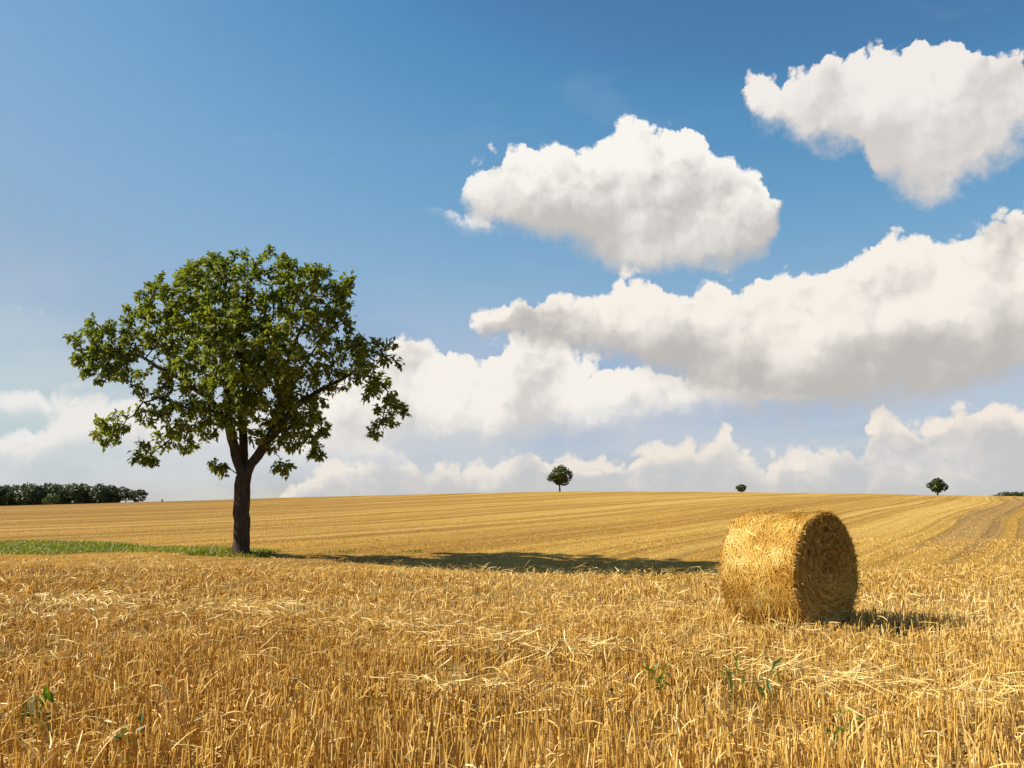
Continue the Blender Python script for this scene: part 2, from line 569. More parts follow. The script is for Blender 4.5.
def grass_mask(X, Y):
    """the green margin by the tree"""
    X, Y = np.asarray(X, dtype=float), np.asarray(Y, dtype=float)
    mid = np.interp(X, [-60, -24, -17, -9, 0, 6], [39.5, 38.0, 36.4, 34.6, 36.0, 36.5])
    half = np.interp(X, [-60, -24, -17, -12, -9, -7, -4, -3], [5.0, 4.3, 3.0, 1.8, 1.1, 0.3, 0.1, 0.0])
    d = np.abs(Y - mid) + (fbm(X / 2.5, Y / 2.5, 21, 3) - 0.5) * 3.4
    m = np.clip((half - d) / 0.7 + 0.5, 0, 1)
    return m * (half > 0.01)


g_tint = grass_mask(GX, GY).ravel()
field = mesh_obj('stubble_field_ground', np.stack([GX, GY, GZ], -1), gf, field_material(), tint=g_tint, smooth=True)
field.name = 'ground'
tag(field, 'rolling harvested field of pale golden straw ground rising to a low crest', 'field', kind='structure')

rng = np.random.default_rng(7)


def sight(px, py, Y):
    """world point at depth Y in the direction (px, py) of the view over the field"""
    xc, yc = (px - 512) / 1024.0, (384 - py) / 1024.0
    cp, sp = math.cos(R(PITCH)), math.sin(R(PITCH))
    d = np.array([xc, cp - yc * sp, sp + yc * cp])
    return np.array([0, 0, EYE]) + d * (Y / d[1])


# ------------------------------------------------------------------ trees: branching by space colonisation
def frame(d):
    d = d / (np.linalg.norm(d, axis=-1, keepdims=True) + 1e-9)
    up = np.where(np.abs(d[..., 2:3]) > 0.9, np.array([1.0, 0, 0]), np.array([0, 0, 1.0]))
    a = np.cross(up, d)
    a /= np.linalg.norm(a, axis=-1, keepdims=True) + 1e-9
    return d, a, np.cross(d, a)


class Skeleton:
    def __init__(s):
        s.p, s.par, s.rmin = [], [], []

    def add(s, p, par, r=0.0):
        s.p.append(np.array(p, float)); s.par.append(par); s.rmin.append(r)
        return len(s.p) - 1

    def limb(s, start, pts, r0, r1, step):
        """polyline from node start through pts; returns last node"""
        cur, last = s.p[start], start
        L = sum(np.linalg.norm(np.array(b) - np.array(a)) for a, b in zip([cur] + pts[:-1], pts))
        done = 0
        for q in pts:
            q = np.array(q, float)
            n = max(1, int(round(np.linalg.norm(q - cur) / step)))
            for i in range(1, n + 1):
                done += np.linalg.norm(q - cur) / n
                t = done / L
                last = s.add(cur + (q - cur) * i / n + rng.normal(0, 0.018, 3), last, r0 + (r1 - r0) * t)
            cur = q
        return last

    def colonise(s, A, step, kill, reach, iters=90, up=0.05):
        P = np.array(s.p)
        best, who = np.full(len(A), 1e9), np.zeros(len(A), int)
        lo = 0
        alive = np.ones(len(A), bool)
        for it in range(iters):
            new = np.array(s.p[lo:])
            for a in range(0, len(new), 400):
                d = np.linalg.norm(A[:, None] - new[None, a:a + 400], axis=2)
                j = d.argmin(1)
                v = d[np.arange(len(A)), j]
                m = v < best
                best[m], who[m] = v[m], lo + a + j[m]
            alive &= best > kill
            act = alive & (best < reach)
            if not act.any():
                break
            lo = len(s.p)
            ids = np.unique(who[act])
            for k in ids:
                m = act & (who == k)
                d = A[m] - s.p[k]
                d = (d / np.linalg.norm(d, axis=1, keepdims=True)).sum(0)
                d = d / (np.linalg.norm(d) + 1e-9) + np.array([0, 0, up]) + rng.normal(0, 0.14, 3)
                s.add(s.p[k] + d / np.linalg.norm(d) * step, int(k))

    def radii(s, tip, e):
        n = len(s.p)
        acc = np.zeros(n)
        r = np.zeros(n)
        for i in range(n - 1, -1, -1):
            r[i] = max(acc[i] ** (1 / e) if acc[i] > 0 else tip, s.rmin[i])
            if s.par[i] >= 0:
                acc[s.par[i]] += r[i] ** e if acc[i] > 0 or True else 0
        return r

    def tubes(s, r):
        """one welded tube per chain"""
        n = len(s.p)
        ch = [[] for _ in range(n)]
        for i, p in enumerate(s.par):
            if p >= 0:
                ch[p].append(i)
        V, F, base = [], [], 0
        stack = [(0, None)]
        while stack:
            i, parent = stack.pop()
            path = [i] if parent is None else [parent, i]
            rad = [r[i]] if parent is None else [min(r[parent], r[i] * 1.15), r[i]]
            while ch[i]:
                c = sorted(ch[i], key=lambda k: -r[k])
                for k in c[1:]:
                    stack.append((k, i))
                i = c[0]
                path.append(i); rad.append(r[i])
            P = np.array([s.p[k] for k in path])
            if len(P) < 2:
                continue
            sides = 12 if rad[0] > 0.12 else 7 if rad[0] > 0.04 else 4
            tang = np.gradient(P, axis=0)
            d, a, b = frame(tang)
            # keep the ring from twisting
            for q in range(1, len(P)):
                a[q] = a[q - 1] - d[q] * (a[q - 1] @ d[q])
                a[q] /= np.linalg.norm(a[q]) + 1e-9
                b[q] = np.cross(d[q], a[q])
            th = np.arange(sides) / sides * 2 * math.pi
            rr = np.array(rad)[:, None] * np.ones(sides)
            if rad[0] > 0.12:                              # bark ridges and root flare
                z = P[:, 2:3] - s.p[0][2]
                rr = rr * (1 + 0.07 * np.sin(th * 5 + z * 0.7) + 0.05 * np.sin(th * 3 + 1 + z * 1.3))
                rr = rr * (1 + 0.30 * np.clip(1 - z / 0.8, 0, 1) ** 2 * (1 + 0.5 * np.sin(th * 4)))
            ring = P[:, None] + a[:, None] * (np.cos(th) * rr)[..., None] + b[:, None] * (np.sin(th) * rr)[..., None]
            V.append(ring.reshape(-1, 3))
            m = len(P)
            ix = base + np.arange(m * sides).reshape(m, sides)
            F.append(np.stack([ix[:-1], np.roll(ix[:-1], -1, 1), np.roll(ix[1:], -1, 1), ix[1:]], -1).reshape(-1, 4))
            base += m * sides
        return np.concatenate(V), np.concatenate(F)


def leaves(P, dirs, length, width, droop=0.25, spread=0.9):
    """folded leaf blades at points P growing roughly along dirs: 6 vertices, 2 quads each"""
    n = len(P)
    d = dirs + rng.normal(0, spread, (n, 3)) - np.array([0, 0, droop])
    d, a, b = frame(d)
    tw = rng.uniform(0, 2 * math.pi, n)[:, None]
    # mostly face the sky, with scatter
    side = np.cross(d, np.array([0, 0, 1.0]) + rng.normal(0, 0.45, (n, 3)))
    side /= np.linalg.norm(side, axis=1, keepdims=True) + 1e-9
    nor = np.cross(side, d)
    L = (length * rng.uniform(0.65, 1.25, n))[:, None]
    W = (width * rng.uniform(0.75, 1.25, n))[:, None]
    mid = P + d * L * 0.5 + nor * L * 0.06
    tip = P + d * L - nor * L * 0.10
    l = mid + side * W * 0.5 + nor * W * 0.18
    r = mid - side * W * 0.5 + nor * W * 0.18
    V = np.stack([P, l, tip, r, mid], 1).reshape(-1, 3)
    k = np.arange(n)[:, None] * 5
    F = np.concatenate([k + np.array([[0, 4, 1]]), k + np.array([[4, 2, 1]]), k + np.array([[0, 3, 4]]), k + np.array([[4, 3, 2]])])
    return V, F


def foliage_mat(name, stops, trans, mix=0.38, rough=0.5, spec=0.35):
    m, t, o = new_mat(name)
    c = ramp(t, attr(t, 'tint'), stops)
    leafy(t, o, c, mixc(t, 1.0, c, trans, 'MULTIPLY'), mix, rough, spec)
    return m


def bark_mat(name, a, b):
    m, t, o = new_mat(name)
    tc = t.nodes.new('ShaderNodeTexCoord')
    P = E(t, tc.outputs['Object'])
    n1 = noise(t, vec(t, P, 'MULTIPLY', (9, 9, 1.6)), 2.0, 6.0, 0.65)
    n2 = noise(t, P, 2.2, 4.0, 0.6)
    c = ramp(t, n1 * 0.75 + n2 * 0.25, [(0.32, a), (0.62, b)])
    bp = t.nodes.new('ShaderNodeBump')
    bp.inputs['Strength'].default_value = 1.0
    bp.inputs['Distance'].default_value = 0.05
    t.links.new(n1.s, bp.inputs['Height'])
    t.links.new(bsdf(t, c, 0.9, 0.15, E(t, bp.outputs[0])), o.inputs[0])
    return m


BARK = bark_mat('bark', (0.016, 0.011, 0.007), (0.080, 0.056, 0.038))
LEAF = foliage_mat('leaf', [(0.0, (0.058, 0.082, 0.011)), (0.45, (0.122, 0.152, 0.016)), (0.8, (0.185, 0.208, 0.023)), (1.0, (0.24, 0.235, 0.036))],
                   (1.6, 1.6, 0.8), 0.42)

# ---- the big tree
TY = 33.0
tx = float(sight(241, 553, TY)[0])
tz = float(ground_z(tx, TY))
big = empty('broadleaf_tree', (tx, TY, tz))
tag(big, 'large spreading broadleaf tree with forked dark trunk standing on the green grass margin', 'tree')


def loc(px, py, dep=0.0):
    return sight(px, py, TY + dep) - np.array([tx, TY, tz])


sk = Skeleton()
root = sk.add((0, 0, -0.15), -1, 0.32)
fork = sk.limb(root, [loc(242, 520), loc(242, 498), loc(244, 478)], 0.255, 0.235, 0.22)
# left limb, from the fork
L1 = sk.limb(fork, [loc(238, 462, -0.1), loc(233, 440, -0.2), loc(229, 425, -0.3)], 0.155, 0.125, 0.22)
L1a = sk.limb(L1, [loc(214, 402, -0.7), loc(193, 388, -1.0), loc(172, 374, -1.2), loc(140, 356, -1.0)], 0.095, 0.035, 0.22)
L1b = sk.limb(L1, [loc(228, 400, 0.0), loc(226, 372, 0.3), loc(215, 335, 0.6), loc(205, 305, 0.5)], 0.12, 0.04, 0.22)
L1c = sk.limb(L1a, [loc(118, 352, -0.8), loc(96, 352, -0.6)], 0.03, 0.015, 0.22)
L2 = sk.limb(sk.limb(L1, [loc(212, 410, 0.4), loc(190, 408, 0.8)], 0.06, 0.04, 0.22),
             [loc(160, 398, 0.6), loc(143, 402, 0.3), loc(134, 415, 0.1), loc(118, 427, 0.0)], 0.035, 0.012, 0.22)
L3 = sk.limb(L1, [loc(208, 424, 0.5), loc(180, 432, 0.8), loc(160, 447, 0.7), loc(150, 455, 0.6)], 0.05, 0.012, 0.22)
L4 = sk.limb(fork, [loc(232, 470, -0.5), loc(223, 466, -0.7)], 0.03, 0.012, 0.22)
# middle limb
M1 = sk.limb(fork, [loc(244, 455, 0.3), loc(242, 430, 0.5), loc(243, 405, 0.5)], 0.125, 0.10, 0.22)
M1a = sk.limb(M1, [loc(245, 380, 0.2), loc(238, 350, -0.2), loc(241, 320, -0.5), loc(250, 285, -0.6)], 0.10, 0.035, 0.22)
M1b = sk.limb(M1, [loc(256, 380, 1.0), loc(262, 345, 1.5), loc(275, 310, 1.7), loc(272, 285, 1.6)], 0.09, 0.03, 0.22)
M1c = sk.limb(M1, [loc(230, 385, 1.6), loc(210, 350, 2.6), loc(195, 320, 2.8)], 0.07, 0.03, 0.22)
M1d = sk.limb(M1, [loc(236, 390, -1.2), loc(226, 360, -2.4), loc(210, 330, -2.9)], 0.08, 0.03, 0.22)
# right limb
R1 = sk.limb(fork, [loc(252, 464, 0.0), loc(262, 450, -0.1), loc(276, 430, -0.3)], 0.17, 0.125, 0.22)
R1a = sk.limb(R1, [loc(292, 410, -0.2), loc(310, 396, 0.2), loc(332, 384, 0.4), loc(352, 374, 0.4), loc(372, 376, 0.3)], 0.11, 0.03, 0.22)
R1b = sk.limb(R1, [loc(280, 400, -0.9), loc(288, 360, -1.5), loc(300, 330, -1.6), loc(312, 300, -1.3)], 0.10, 0.03, 0.22)
R1c = sk.limb(R1, [loc(286, 405, 1.2), loc(300, 370, 2.0), loc(322, 340, 2.0)], 0.09, 0.03, 0.22)
R1d = sk.limb(R1, [loc(290, 428, 0.6), loc(304, 428, 1.0), loc(312, 440, 1.1)], 0.04, 0.015, 0.22)
R1e = sk.limb(R1, [loc(268, 445, -0.5), loc(278, 456, -0.8), loc(284, 466, -0.9)], 0.025, 0.01, 0.22)
R1f = sk.limb(R1a, [loc(388, 392, 0.2), loc(384, 412, 0.1), loc(378, 432, 0.0)], 0.025, 0.01, 0.22)
S = TY / 1024 * 1.02
lobes = [  # px, py, rx, ry, depth, rdepth, amount
    (252, 297, 76, 54, 0.0, 2.6, 680), (192, 304, 52, 42, -0.4, 2.0, 330), (320, 298, 40, 38, 0.0, 1.8, 270), (150, 318, 26, 26, 0.2, 1.3, 90),
    (98, 350, 43, 37, 0.0, 1.4, 330), (155, 362, 42, 34, -0.6, 1.7, 210), (110, 429, 17, 19, 0.0, 0.7, 90), (130, 412, 10, 9, 0.2, 0.5, 12),
    (147, 455, 18, 15, 0.6, 0.7, 90), (184, 430, 37, 27, 0.5, 1.2, 260), (221, 467, 13, 13, -0.7, 0.5, 30), (235, 380, 55, 44, 0.0, 2.6, 300),
    (292, 392, 42, 42, 0.3, 2.0, 240), (297, 432, 34, 29, 0.6, 1.3, 260), (283, 468, 16, 9, -0.8, 0.5, 26), (316, 456, 12, 11, 1.0, 0.5, 26),
    (367, 370, 46, 40, 0.3, 1.6, 400), (388, 402, 23, 28, 0.2, 1.0, 170), (377, 432, 12, 13, 0.0, 0.5, 34), (240, 345, 74, 58, -2.0, 1.4, 210), (245, 416, 44, 22, -1.0, 0.9, 90), (205, 410, 30, 20, 1.0, 0.9, 60), (172, 398, 26, 18, 0.4, 0.9, 60),
    (235, 345, 76, 58, 2.2, 1.4, 260), (300, 345, 40, 40, -1.0, 1.6, 160), (340, 322, 18, 18, 0.5, 0.9, 45), (205, 268, 20, 14, 0.0, 1.0, 40)]
A = []
for px, py, rx, ry, dep, rd, n in lobes:
    q = rng.normal(0, 1, (n, 3))
    q /= np.linalg.norm(q, axis=1, keepdims=True)
    q *= (rng.uniform(0.12, 1.0, n) ** 0.42)[:, None]
    A.append(loc(px, py, dep) + q * np.array([rx * S, rd, ry * S]))
big_lobe = np.concatenate([np.full(len(a), len(a) >= 150) for a in A])
A = np.concatenate(A)
hole = fbm(A[:, 0] * 0.62 + 40, A[:, 2] * 0.72 + A[:, 1] * 0.33 + 40, 17, 3)     # openings between the boughs
A = A[(hole > 0.36) | (~big_lobe & (hole > 0.22))]
sk.colonise(A, 0.21, 0.33, 2.4)
rad = sk.radii(0.0085, 2.35)
rad = np.minimum(rad, np.where(np.array(sk.rmin) > 0, np.array(sk.rmin) * 1.25, 0.07))
bv, bf = sk.tubes(rad)
trunk = mesh_obj('trunk', bv, bf, BARK, big, smooth=True)
SP = np.array(sk.p)
par = np.array(sk.par)
thin = np.where((rad < 0.022) & (np.array(sk.rmin) == 0))[0]
gd = SP[thin] - SP[par[thin]]
gd /= np.linalg.norm(gd, axis=1, keepdims=True) + 1e-9
kids = np.bincount(par[par >= 0], minlength=len(SP))
reps = np.where(kids[thin] == 0, 30, 9)
ii = np.repeat(np.arange(len(thin)), reps)
P0 = SP[thin][ii] - gd[ii] * rng.uniform(0, 0.2, len(ii))[:, None] + rng.normal(0, 0.055, (len(ii), 3))
lv, lf = leaves(P0, gd[ii] * 0.85, 0.20, 0.105)
clump = vnoise(SP[thin][:, 0] * 1.1 + 50, SP[thin][:, 2] * 1.1 + SP[thin][:, 1] * 0.7 + 50, 5)
lt = np.clip(0.18 + clump[ii] * 0.5 + rng.normal(0.08, 0.16, len(ii)), 0, 1)
crown = mesh_obj('crown', lv, lf, LEAF, big, tint=np.repeat(lt, 5))
print('tree nodes', len(SP), 'leaves', len(ii))


# ---- small far trees: clumped crowns on short trunks
def clump_crown(lobes, n, size, seed):
    """leaf clump faces spread over the shells of several lobes (x, y, z, rx, ry, rz)"""
    g = np.random.default_rng(seed)
    V, T = [], []
    tot = sum(l[3] * l[5] for l in lobes)
    for l in lobes:
        m = max(20, int(n * l[3] * l[5] / tot))
        q = g.normal(0, 1, (m, 3))
        q /= np.linalg.norm(q, axis=1, keepdims=True)
        rough = 0.82 + 0.36 * fbm(q[:, 0] * 2.2 + l[0] * 3 + 40, q[:, 2] * 2.2 + q[:, 1] * 1.7 + 40 + seed, seed, 3)
        c = np.array(l[:3]) + q * np.array(l[3:6]) * (g.uniform(0.25, 1.0, m) ** 0.35 * rough)[:, None]
        d, a, b = frame(q + g.normal(0, 0.7, (m, 3)))
        s = size * g.uniform(0.5, 1.3, m)
        for k in range(3):
            th = g.uniform(0, 6.28, m) if k == 0 else th + 2.09
            V.append(None)
            V[-1] = c + a * (np.cos(th) * s)[:, None] + b * (np.sin(th) * s * 0.8)[:, None]
        tri = np.stack(V[-3:], 1).reshape(-1, 3)
        del V[-3:]
        V.append(tri)
        T.append(np.repeat(np.clip(g.normal(0.42, 0.2, m), 0, 1), 3))
    V = np.concatenate(V)
    return V, np.arange(len(V)).reshape(-1, 3), np.concatenate(T)


def simple_trunk(h, r, limbs, seed):
    g = np.random.default_rng(seed)
    s = Skeleton()
    a = s.add((0, 0, -0.4), -1, r)
    f = s.limb(a, [(0.02 * h, 0, h * 0.5), (0, 0, h)], r, r * 0.7, h / 4)
    for q in limbs:
        s.limb(f, [np.array(q) * 0.5 + np.array([0, 0, h * 0.5]), np.array(q)], r * 0.5, r * 0.15, h / 3)
    return s.tubes(s.radii(r * 0.12, 2.4))


FARLEAF = foliage_mat('far_leaf', [(0.0, (0.030, 0.046, 0.010)), (0.5, (0.062, 0.085, 0.014)), (1.0, (0.11, 0.13, 0.022))], (1.2, 1.25, 0.7), 0.25)
WOODLEAF = foliage_mat('wood_leaf', [(0.0, (0.034, 0.052, 0.026)), (0.5, (0.066, 0.090, 0.038)), (1.0, (0.115, 0.14, 0.048))], (1.1, 1.2, 0.7), 0.2)
GREENLEAF = foliage_mat('pale_leaf', [(0.0, (0.04, 0.07, 0.014)), (0.5, (0.07, 0.11, 0.02)), (1.0, (0.11, 0.15, 0.03))], (1.2, 1.25, 0.7), 0.25)


def far_tree(name, label, cat, px, ybase, Y, lobes_px, trunk_h_px, r, n, size, seed, limbs_px=(), group=None, leaf=None, sink=None):
    """lobes in pixels of its apparent size: (dx, up, rx, rz)"""
    s = Y / 1024.0
    b = sight(px, ybase, Y)
    gz = float(ground_z(b[0], Y))
    lift = b[2] - gz                                        # how far its base shows above or below the ground there
    o = empty(name, (b[0], Y, gz))
    tag(o, label, cat, group)
    lo = [(dx * s, dy * s, up * s + lift, rx * s, rx * s * 0.9, rz * s) for dx, dy, up, rx, rz in lobes_px]
    V, F, T = clump_crown(lo, n, size, seed)
    th = max(0.3, trunk_h_px * s + lift)
    tv, tf = simple_trunk(th, r, [(x * s, y * s, z * s + lift) for x, y, z in limbs_px], seed)
    mesh_obj('trunk', tv, tf, BARK, o, smooth=True)
    mesh_obj('crown', V, F, leaf or FARLEAF, o, tint=T)
    return o


far_tree('field_tree', 'round crowned tree alone on the crest left of centre, tallest of those on the skyline', 'tree', 559.5, 491.5, 204,
         [(-4.5, 0, 15, 6, 6.5), (0.5, -2, 18.5, 8.5, 7.5), (6.5, 0, 16, 7.2, 7.5), (0, 2, 12, 7, 5.5), (-8.5, 0, 13.5, 4, 4), (5, 3, 9.5, 5, 4), (-2, -1, 8.5, 3, 2.5),
          (2, 4, 20.5, 6, 5)],
         7.5, 0.20, 2600, 0.22, 11, [(-5, 0, 13), (5, 0, 14), (1, 3, 16), (9, 0, 11)])
far_tree('field_tree', 'smaller bushy tree on the crest above the right end of the field', 'tree', 937.5, 495.6, 214,
         [(-2, 0, 9.5, 6.2, 5.5), (2.5, 0, 11, 5.5, 5.5), (7, 0, 8.5, 4, 3.8), (-7.5, 0, 10, 3.4, 3), (0.5, 0, 14.5, 4.4, 3.2), (1, 1, 5.5, 4, 3)],
         4.0, 0.22, 1500, 0.24, 12, [(-3, 0, 8), (4, 0, 9), (8, 0, 8)])
far_tree('field_tree', 'tiny tree crown peeping over the crest above the straw bale', 'tree', 741.0, 492.3, 236,
         [(-1.8, 0, 4.4, 3.6, 2.6), (1.6, 0, 4.9, 3.9, 2.5), (0.3, 0, 3.2, 4.4, 2.6), (0.4, 0, 6.4, 2.6, 1.6)],
         1.5, 0.2, 420, 0.26, 13, [(-2, 0, 4), (2, 0, 4)])
far_tree('field_shrub', 'speck of a shrub on the crest just right of the wood', 'shrub', 162.0, 502.6, 206,
         [(0, 0, 1.4, 0.9, 1.4), (0.4, 0, 2.6, 0.7, 0.9)], 0.8, 0.06, 130, 0.09, 14)

# the wood on the left: one mass of trees far behind the crest, its last trees apart
WY = 450.0
ws = WY / 1024.0
g = np.random.default_rng(31)


def wood_tree(g, h, w, seed):
    """crown and trunk of one wood tree standing at the origin"""
    c0 = g.uniform(0.18, 0.32) * h
    lob = [(0, 0, c0 + (h - c0) * 0.45, w * 0.5, w * 0.5, (h - c0) * 0.5)]
    for k in range(4):
        a = g.uniform(0, 6.28)
        lob.append((math.cos(a) * w * 0.28, math.sin(a) * w * 0.28, c0 + (h - c0) * g.uniform(0.4, 0.85), w * 0.3, w * 0.3, (h - c0) * g.uniform(0.16, 0.28)))
    return clump_crown(lob, 850, 0.62, seed) + (simple_trunk(h * 0.55, 0.22, [], seed),)


BV, BF, BT, KV, KF = [], [], [], [], []
nb = nk = 0
for row in range(5):
    for px in np.arange(-170, 118 - row * 4, 6.0):
        px = px + g.uniform(-2, 2)
        Y = WY + row * 9 + g.uniform(-3, 3)
        X = float(sight(px, 500, Y)[0])
        top = 488.0 - 3.0 * math.sin(px / 45.0 + 0.6) * 0.5 + g.uniform(-2.0, 2.4) + (0.6 if px < 20 else -0.8)
        gz = float(ground_z(X, Y))
        h = (510.6 - top) / 1024 * Y + EYE - gz
        V, F, T, (tv, tf) = wood_tree(g, h, g.uniform(6.0, 9.0), int(g.integers(1e6)))
        off = np.array([X, Y, gz])
        BV.append(V + off); BF.append(F + nb); BT.append(T); nb += len(V)
        KV.append(tv + off); KF.append(tf + nk); nk += len(tv)
wood_o = mesh_obj('wood', np.concatenate(BV), np.concatenate(BF), WOODLEAF, tint=np.concatenate(BT))
wood_t = mesh_obj('trunk', np.concatenate(KV), np.concatenate(KF), BARK, wood_o, smooth=True)
wood_t['kind'] = 'stuff'
tag(wood_o, 'dark far wood of close standing trees on the left skyline', 'wood', kind='stuff')
edge = [(115, 486.5, 'tall dark tree at the wood edge, third in from its right end'),
        (126, 487.5, 'dark tree with bare trunk second from the right end of the wood'),
        (138, 490.0, 'low spreading tree that ends the wood at the right')]
for px, top, lab in edge:
    Y = WY + g.uniform(-6, 2)
    X = float(sight(px, 500, Y)[0])
    gz = float(ground_z(X, Y))
    h = (510.6 - top) / 1024 * Y + EYE - gz
    o = empty('wood_tree', (X, Y, gz))
    tag(o, lab, 'tree', 'trees along the open edge of the wood')
    V, F, T, (tv, tf) = wood_tree(g, h, 7.5, int(g.integers(1e6)))
    V[:, 2] = h - (h - V[:, 2]) * 0.72                      # crowns start higher: trunks show
    mesh_obj('trunk', tv, tf, BARK, o, smooth=True)
    mesh_obj('crown', V, F, WOODLEAF, o, tint=T)
far_tree('bush', 'paler green rounded bush in front of the dark wood', 'bush', 50, 505.0, WY - 14,
         [(-2, 0, 4, 6, 4.5), (4, 0, 5.5, 5, 4.5), (0, 0, 8, 4.5, 3.5)], 2, 0.15, 700, 0.42, 15, leaf=GREENLEAF)
# hedge beyond the crest on the right
hy = 330.0
hp = [sight(p, 497.5, hy) for p in (993, 1090)]
V, F, T = clump_crown([((p - 993) * hy / 1024, g.uniform(-1, 1), (1.5 + (2.8 if p > 1002 else 0) * 0.5) * hy / 1024, 1.5, 1.4,
                        (1.3 if p < 1002 else 2.9 + g.uniform(-0.4, 0.4)) * hy / 1024) for p in np.arange(996, 1090, 3.2)], 3200, 0.34, 16)
hz = float(ground_z(hp[0][0], hy))
V[:, 2] += hp[0][2] - hz
hedge = mesh_obj('hedge', V, F, WOODLEAF, tint=T)
hedge.location = (hp[0][0], hy, hz)
tag(hedge, 'low dark hedge on the skyline at the far right edge', 'hedge')

# ------------------------------------------------------------------ stubble
def straw_mat(name, stops, mix=0.28, rough=0.55, spec=0.3, tmul=(1.15, 1.0, 0.75)):
    m, t, o = new_mat(name)
    c = ramp(t, attr(t, 'tint'), stops)
    leafy(t, o, c, mixc(t, 1.0, c, tmul, 'MULTIPLY'), mix, rough, spec)
    return m


STRAW_STOPS = [(0.0, (0.27, 0.132, 0.022)), (0.3, (0.51, 0.295, 0.054)), (0.6, (0.65, 0.430, 0.105)), (0.85, (0.73, 0.555, 0.215)), (1.0, (0.78, 0.66, 0.35))]
STUBBLE = straw_mat('stubble_straw', STRAW_STOPS)
LOOSE = straw_mat('loose_straw', STRAW_STOPS, 0.2, 0.45, 0.4)

BALE_XY = np.array([3.58, 13.4])
BALE_A = R(-47.0)                       # the shaded end faces this way
BALE_R, BALE_L = 0.748, 1.03


def in_bale(x, y, pad=0.0):
    u = (x - BALE_XY[0]) * math.cos(BALE_A) + (y - BALE_XY[1]) * math.sin(BALE_A)
    v = -(x - BALE_XY[0]) * math.sin(BALE_A) + (y - BALE_XY[1]) * math.cos(BALE_A)
    return (np.abs(u) < BALE_L / 2 + pad) & (np.abs(v) < 0.55 + pad)


def scatter(y0, y1, dens, side=2.6, rows=True):
    """stalk feet between two distances, in drill rows"""
    wmax = 0.74 * y1 + side
    n = int(dens * (y1 - y0) * 2 * wmax)
    x = rng.uniform(-wmax, wmax, n)
    y = rng.uniform(y0, y1, n)
    m = np.abs(x) < 0.74 * y + side
    x, y = x[m], y[m]
    if rows:
        s, l = x * RC - y * RS, x * RS + y * RC
        s = np.round(s / 0.15) * 0.15 + rng.normal(0, 0.032, len(s))
        x, y = s * RC + l * RS, -s * RS + l * RC
    thin = fbm(x * 0.9 + 70, y * 0.9 + 70, 41, 3)          # gaps and dense spots
    keep = rng.uniform(0, 1, len(x)) < np.clip((thin - 0.22) * 3.4, 0.32, 1.0)
    keep &= ~in_bale(x, y) & (grass_mask(x, y) < rng.uniform(0.1, 0.9, len(x))) & (np.hypot(x - tx, y - TY) > 0.8)
    return x[keep], y[keep]


def wheel(x, y):
    """1 where wheels have flattened the stubble"""
    s = x * RC - y * RS + (fbm(x / 14, y / 14, 55, 2) - 0.5) * 2.5
    f = np.abs(((s + 2.0) / 12.0) % 1.0 - 0.5) * 12.0
    f2 = np.abs(((s + 3.9) / 12.0) % 1.0 - 0.5) * 12.0
    return np.clip((0.40 - np.minimum(f, f2)) / 0.2, 0, 1)


def tint_of(x, y, n, spread=0.17, base=0.50):
    big_ = fbm(x / 9.0 + 30, y / 9.0 + 30, 61, 3)
    small = vnoise(x * 1.7 + 90, y * 1.7 + 90, 62)
    side = np.clip(x / (0.5 * y + 1.0), -1, 1)              # browner tint towards the left of the field
    t = base + (big_ - 0.5) * 0.45 + (small - 0.5) * 0.16 + side * 0.09 + rng.normal(0, spread, n)
    return np.clip(t, 0.02, 1.0)


def stalks(x, y, h, r, lean, sides, rings, tint, bend=0.06):
    n = len(x)
    z = ground_z(x, y)
    la = rng.uniform(0, 2 * math.pi, n)
    lm = np.abs(rng.normal(0, lean, n))
    dx_, dy_ = np.cos(la) * lm, np.sin(la) * lm
    b = rng.normal(0, bend, (n, 2))
    th0 = rng.uniform(0, 6.28, n)
    V = np.empty((n, rings, sides, 3))
    for i in range(rings):
        f = i / (rings - 1)
        cx = x + dx_ * f * h + b[:, 0] * h * f * f
        cy = y + dy_ * f * h + b[:, 1] * h * f * f
        cz = z - 0.02 + f * h * np.sqrt(np.maximum(0.1, 1 - lm ** 2))
        rr = r * (1.0 - 0.18 * f)
        for j in range(sides):
            a = th0 + j * 2 * math.pi / sides
            V[:, i, j] = np.stack([cx + np.cos(a) * rr, cy + np.sin(a) * rr, cz], -1)
    k = (np.arange(n) * rings * sides)[:, None]
    F = []
    for i in range(rings - 1):
        for j in range(sides if sides > 2 else 1):
            j2 = (j + 1) % sides
            F.append(k + np.array([[i * sides + j, i * sides + j2, (i + 1) * sides + j2, (i + 1) * sides + j]]))
    return V.reshape(-1, 3), np.concatenate(F), np.repeat(tint, rings * sides)


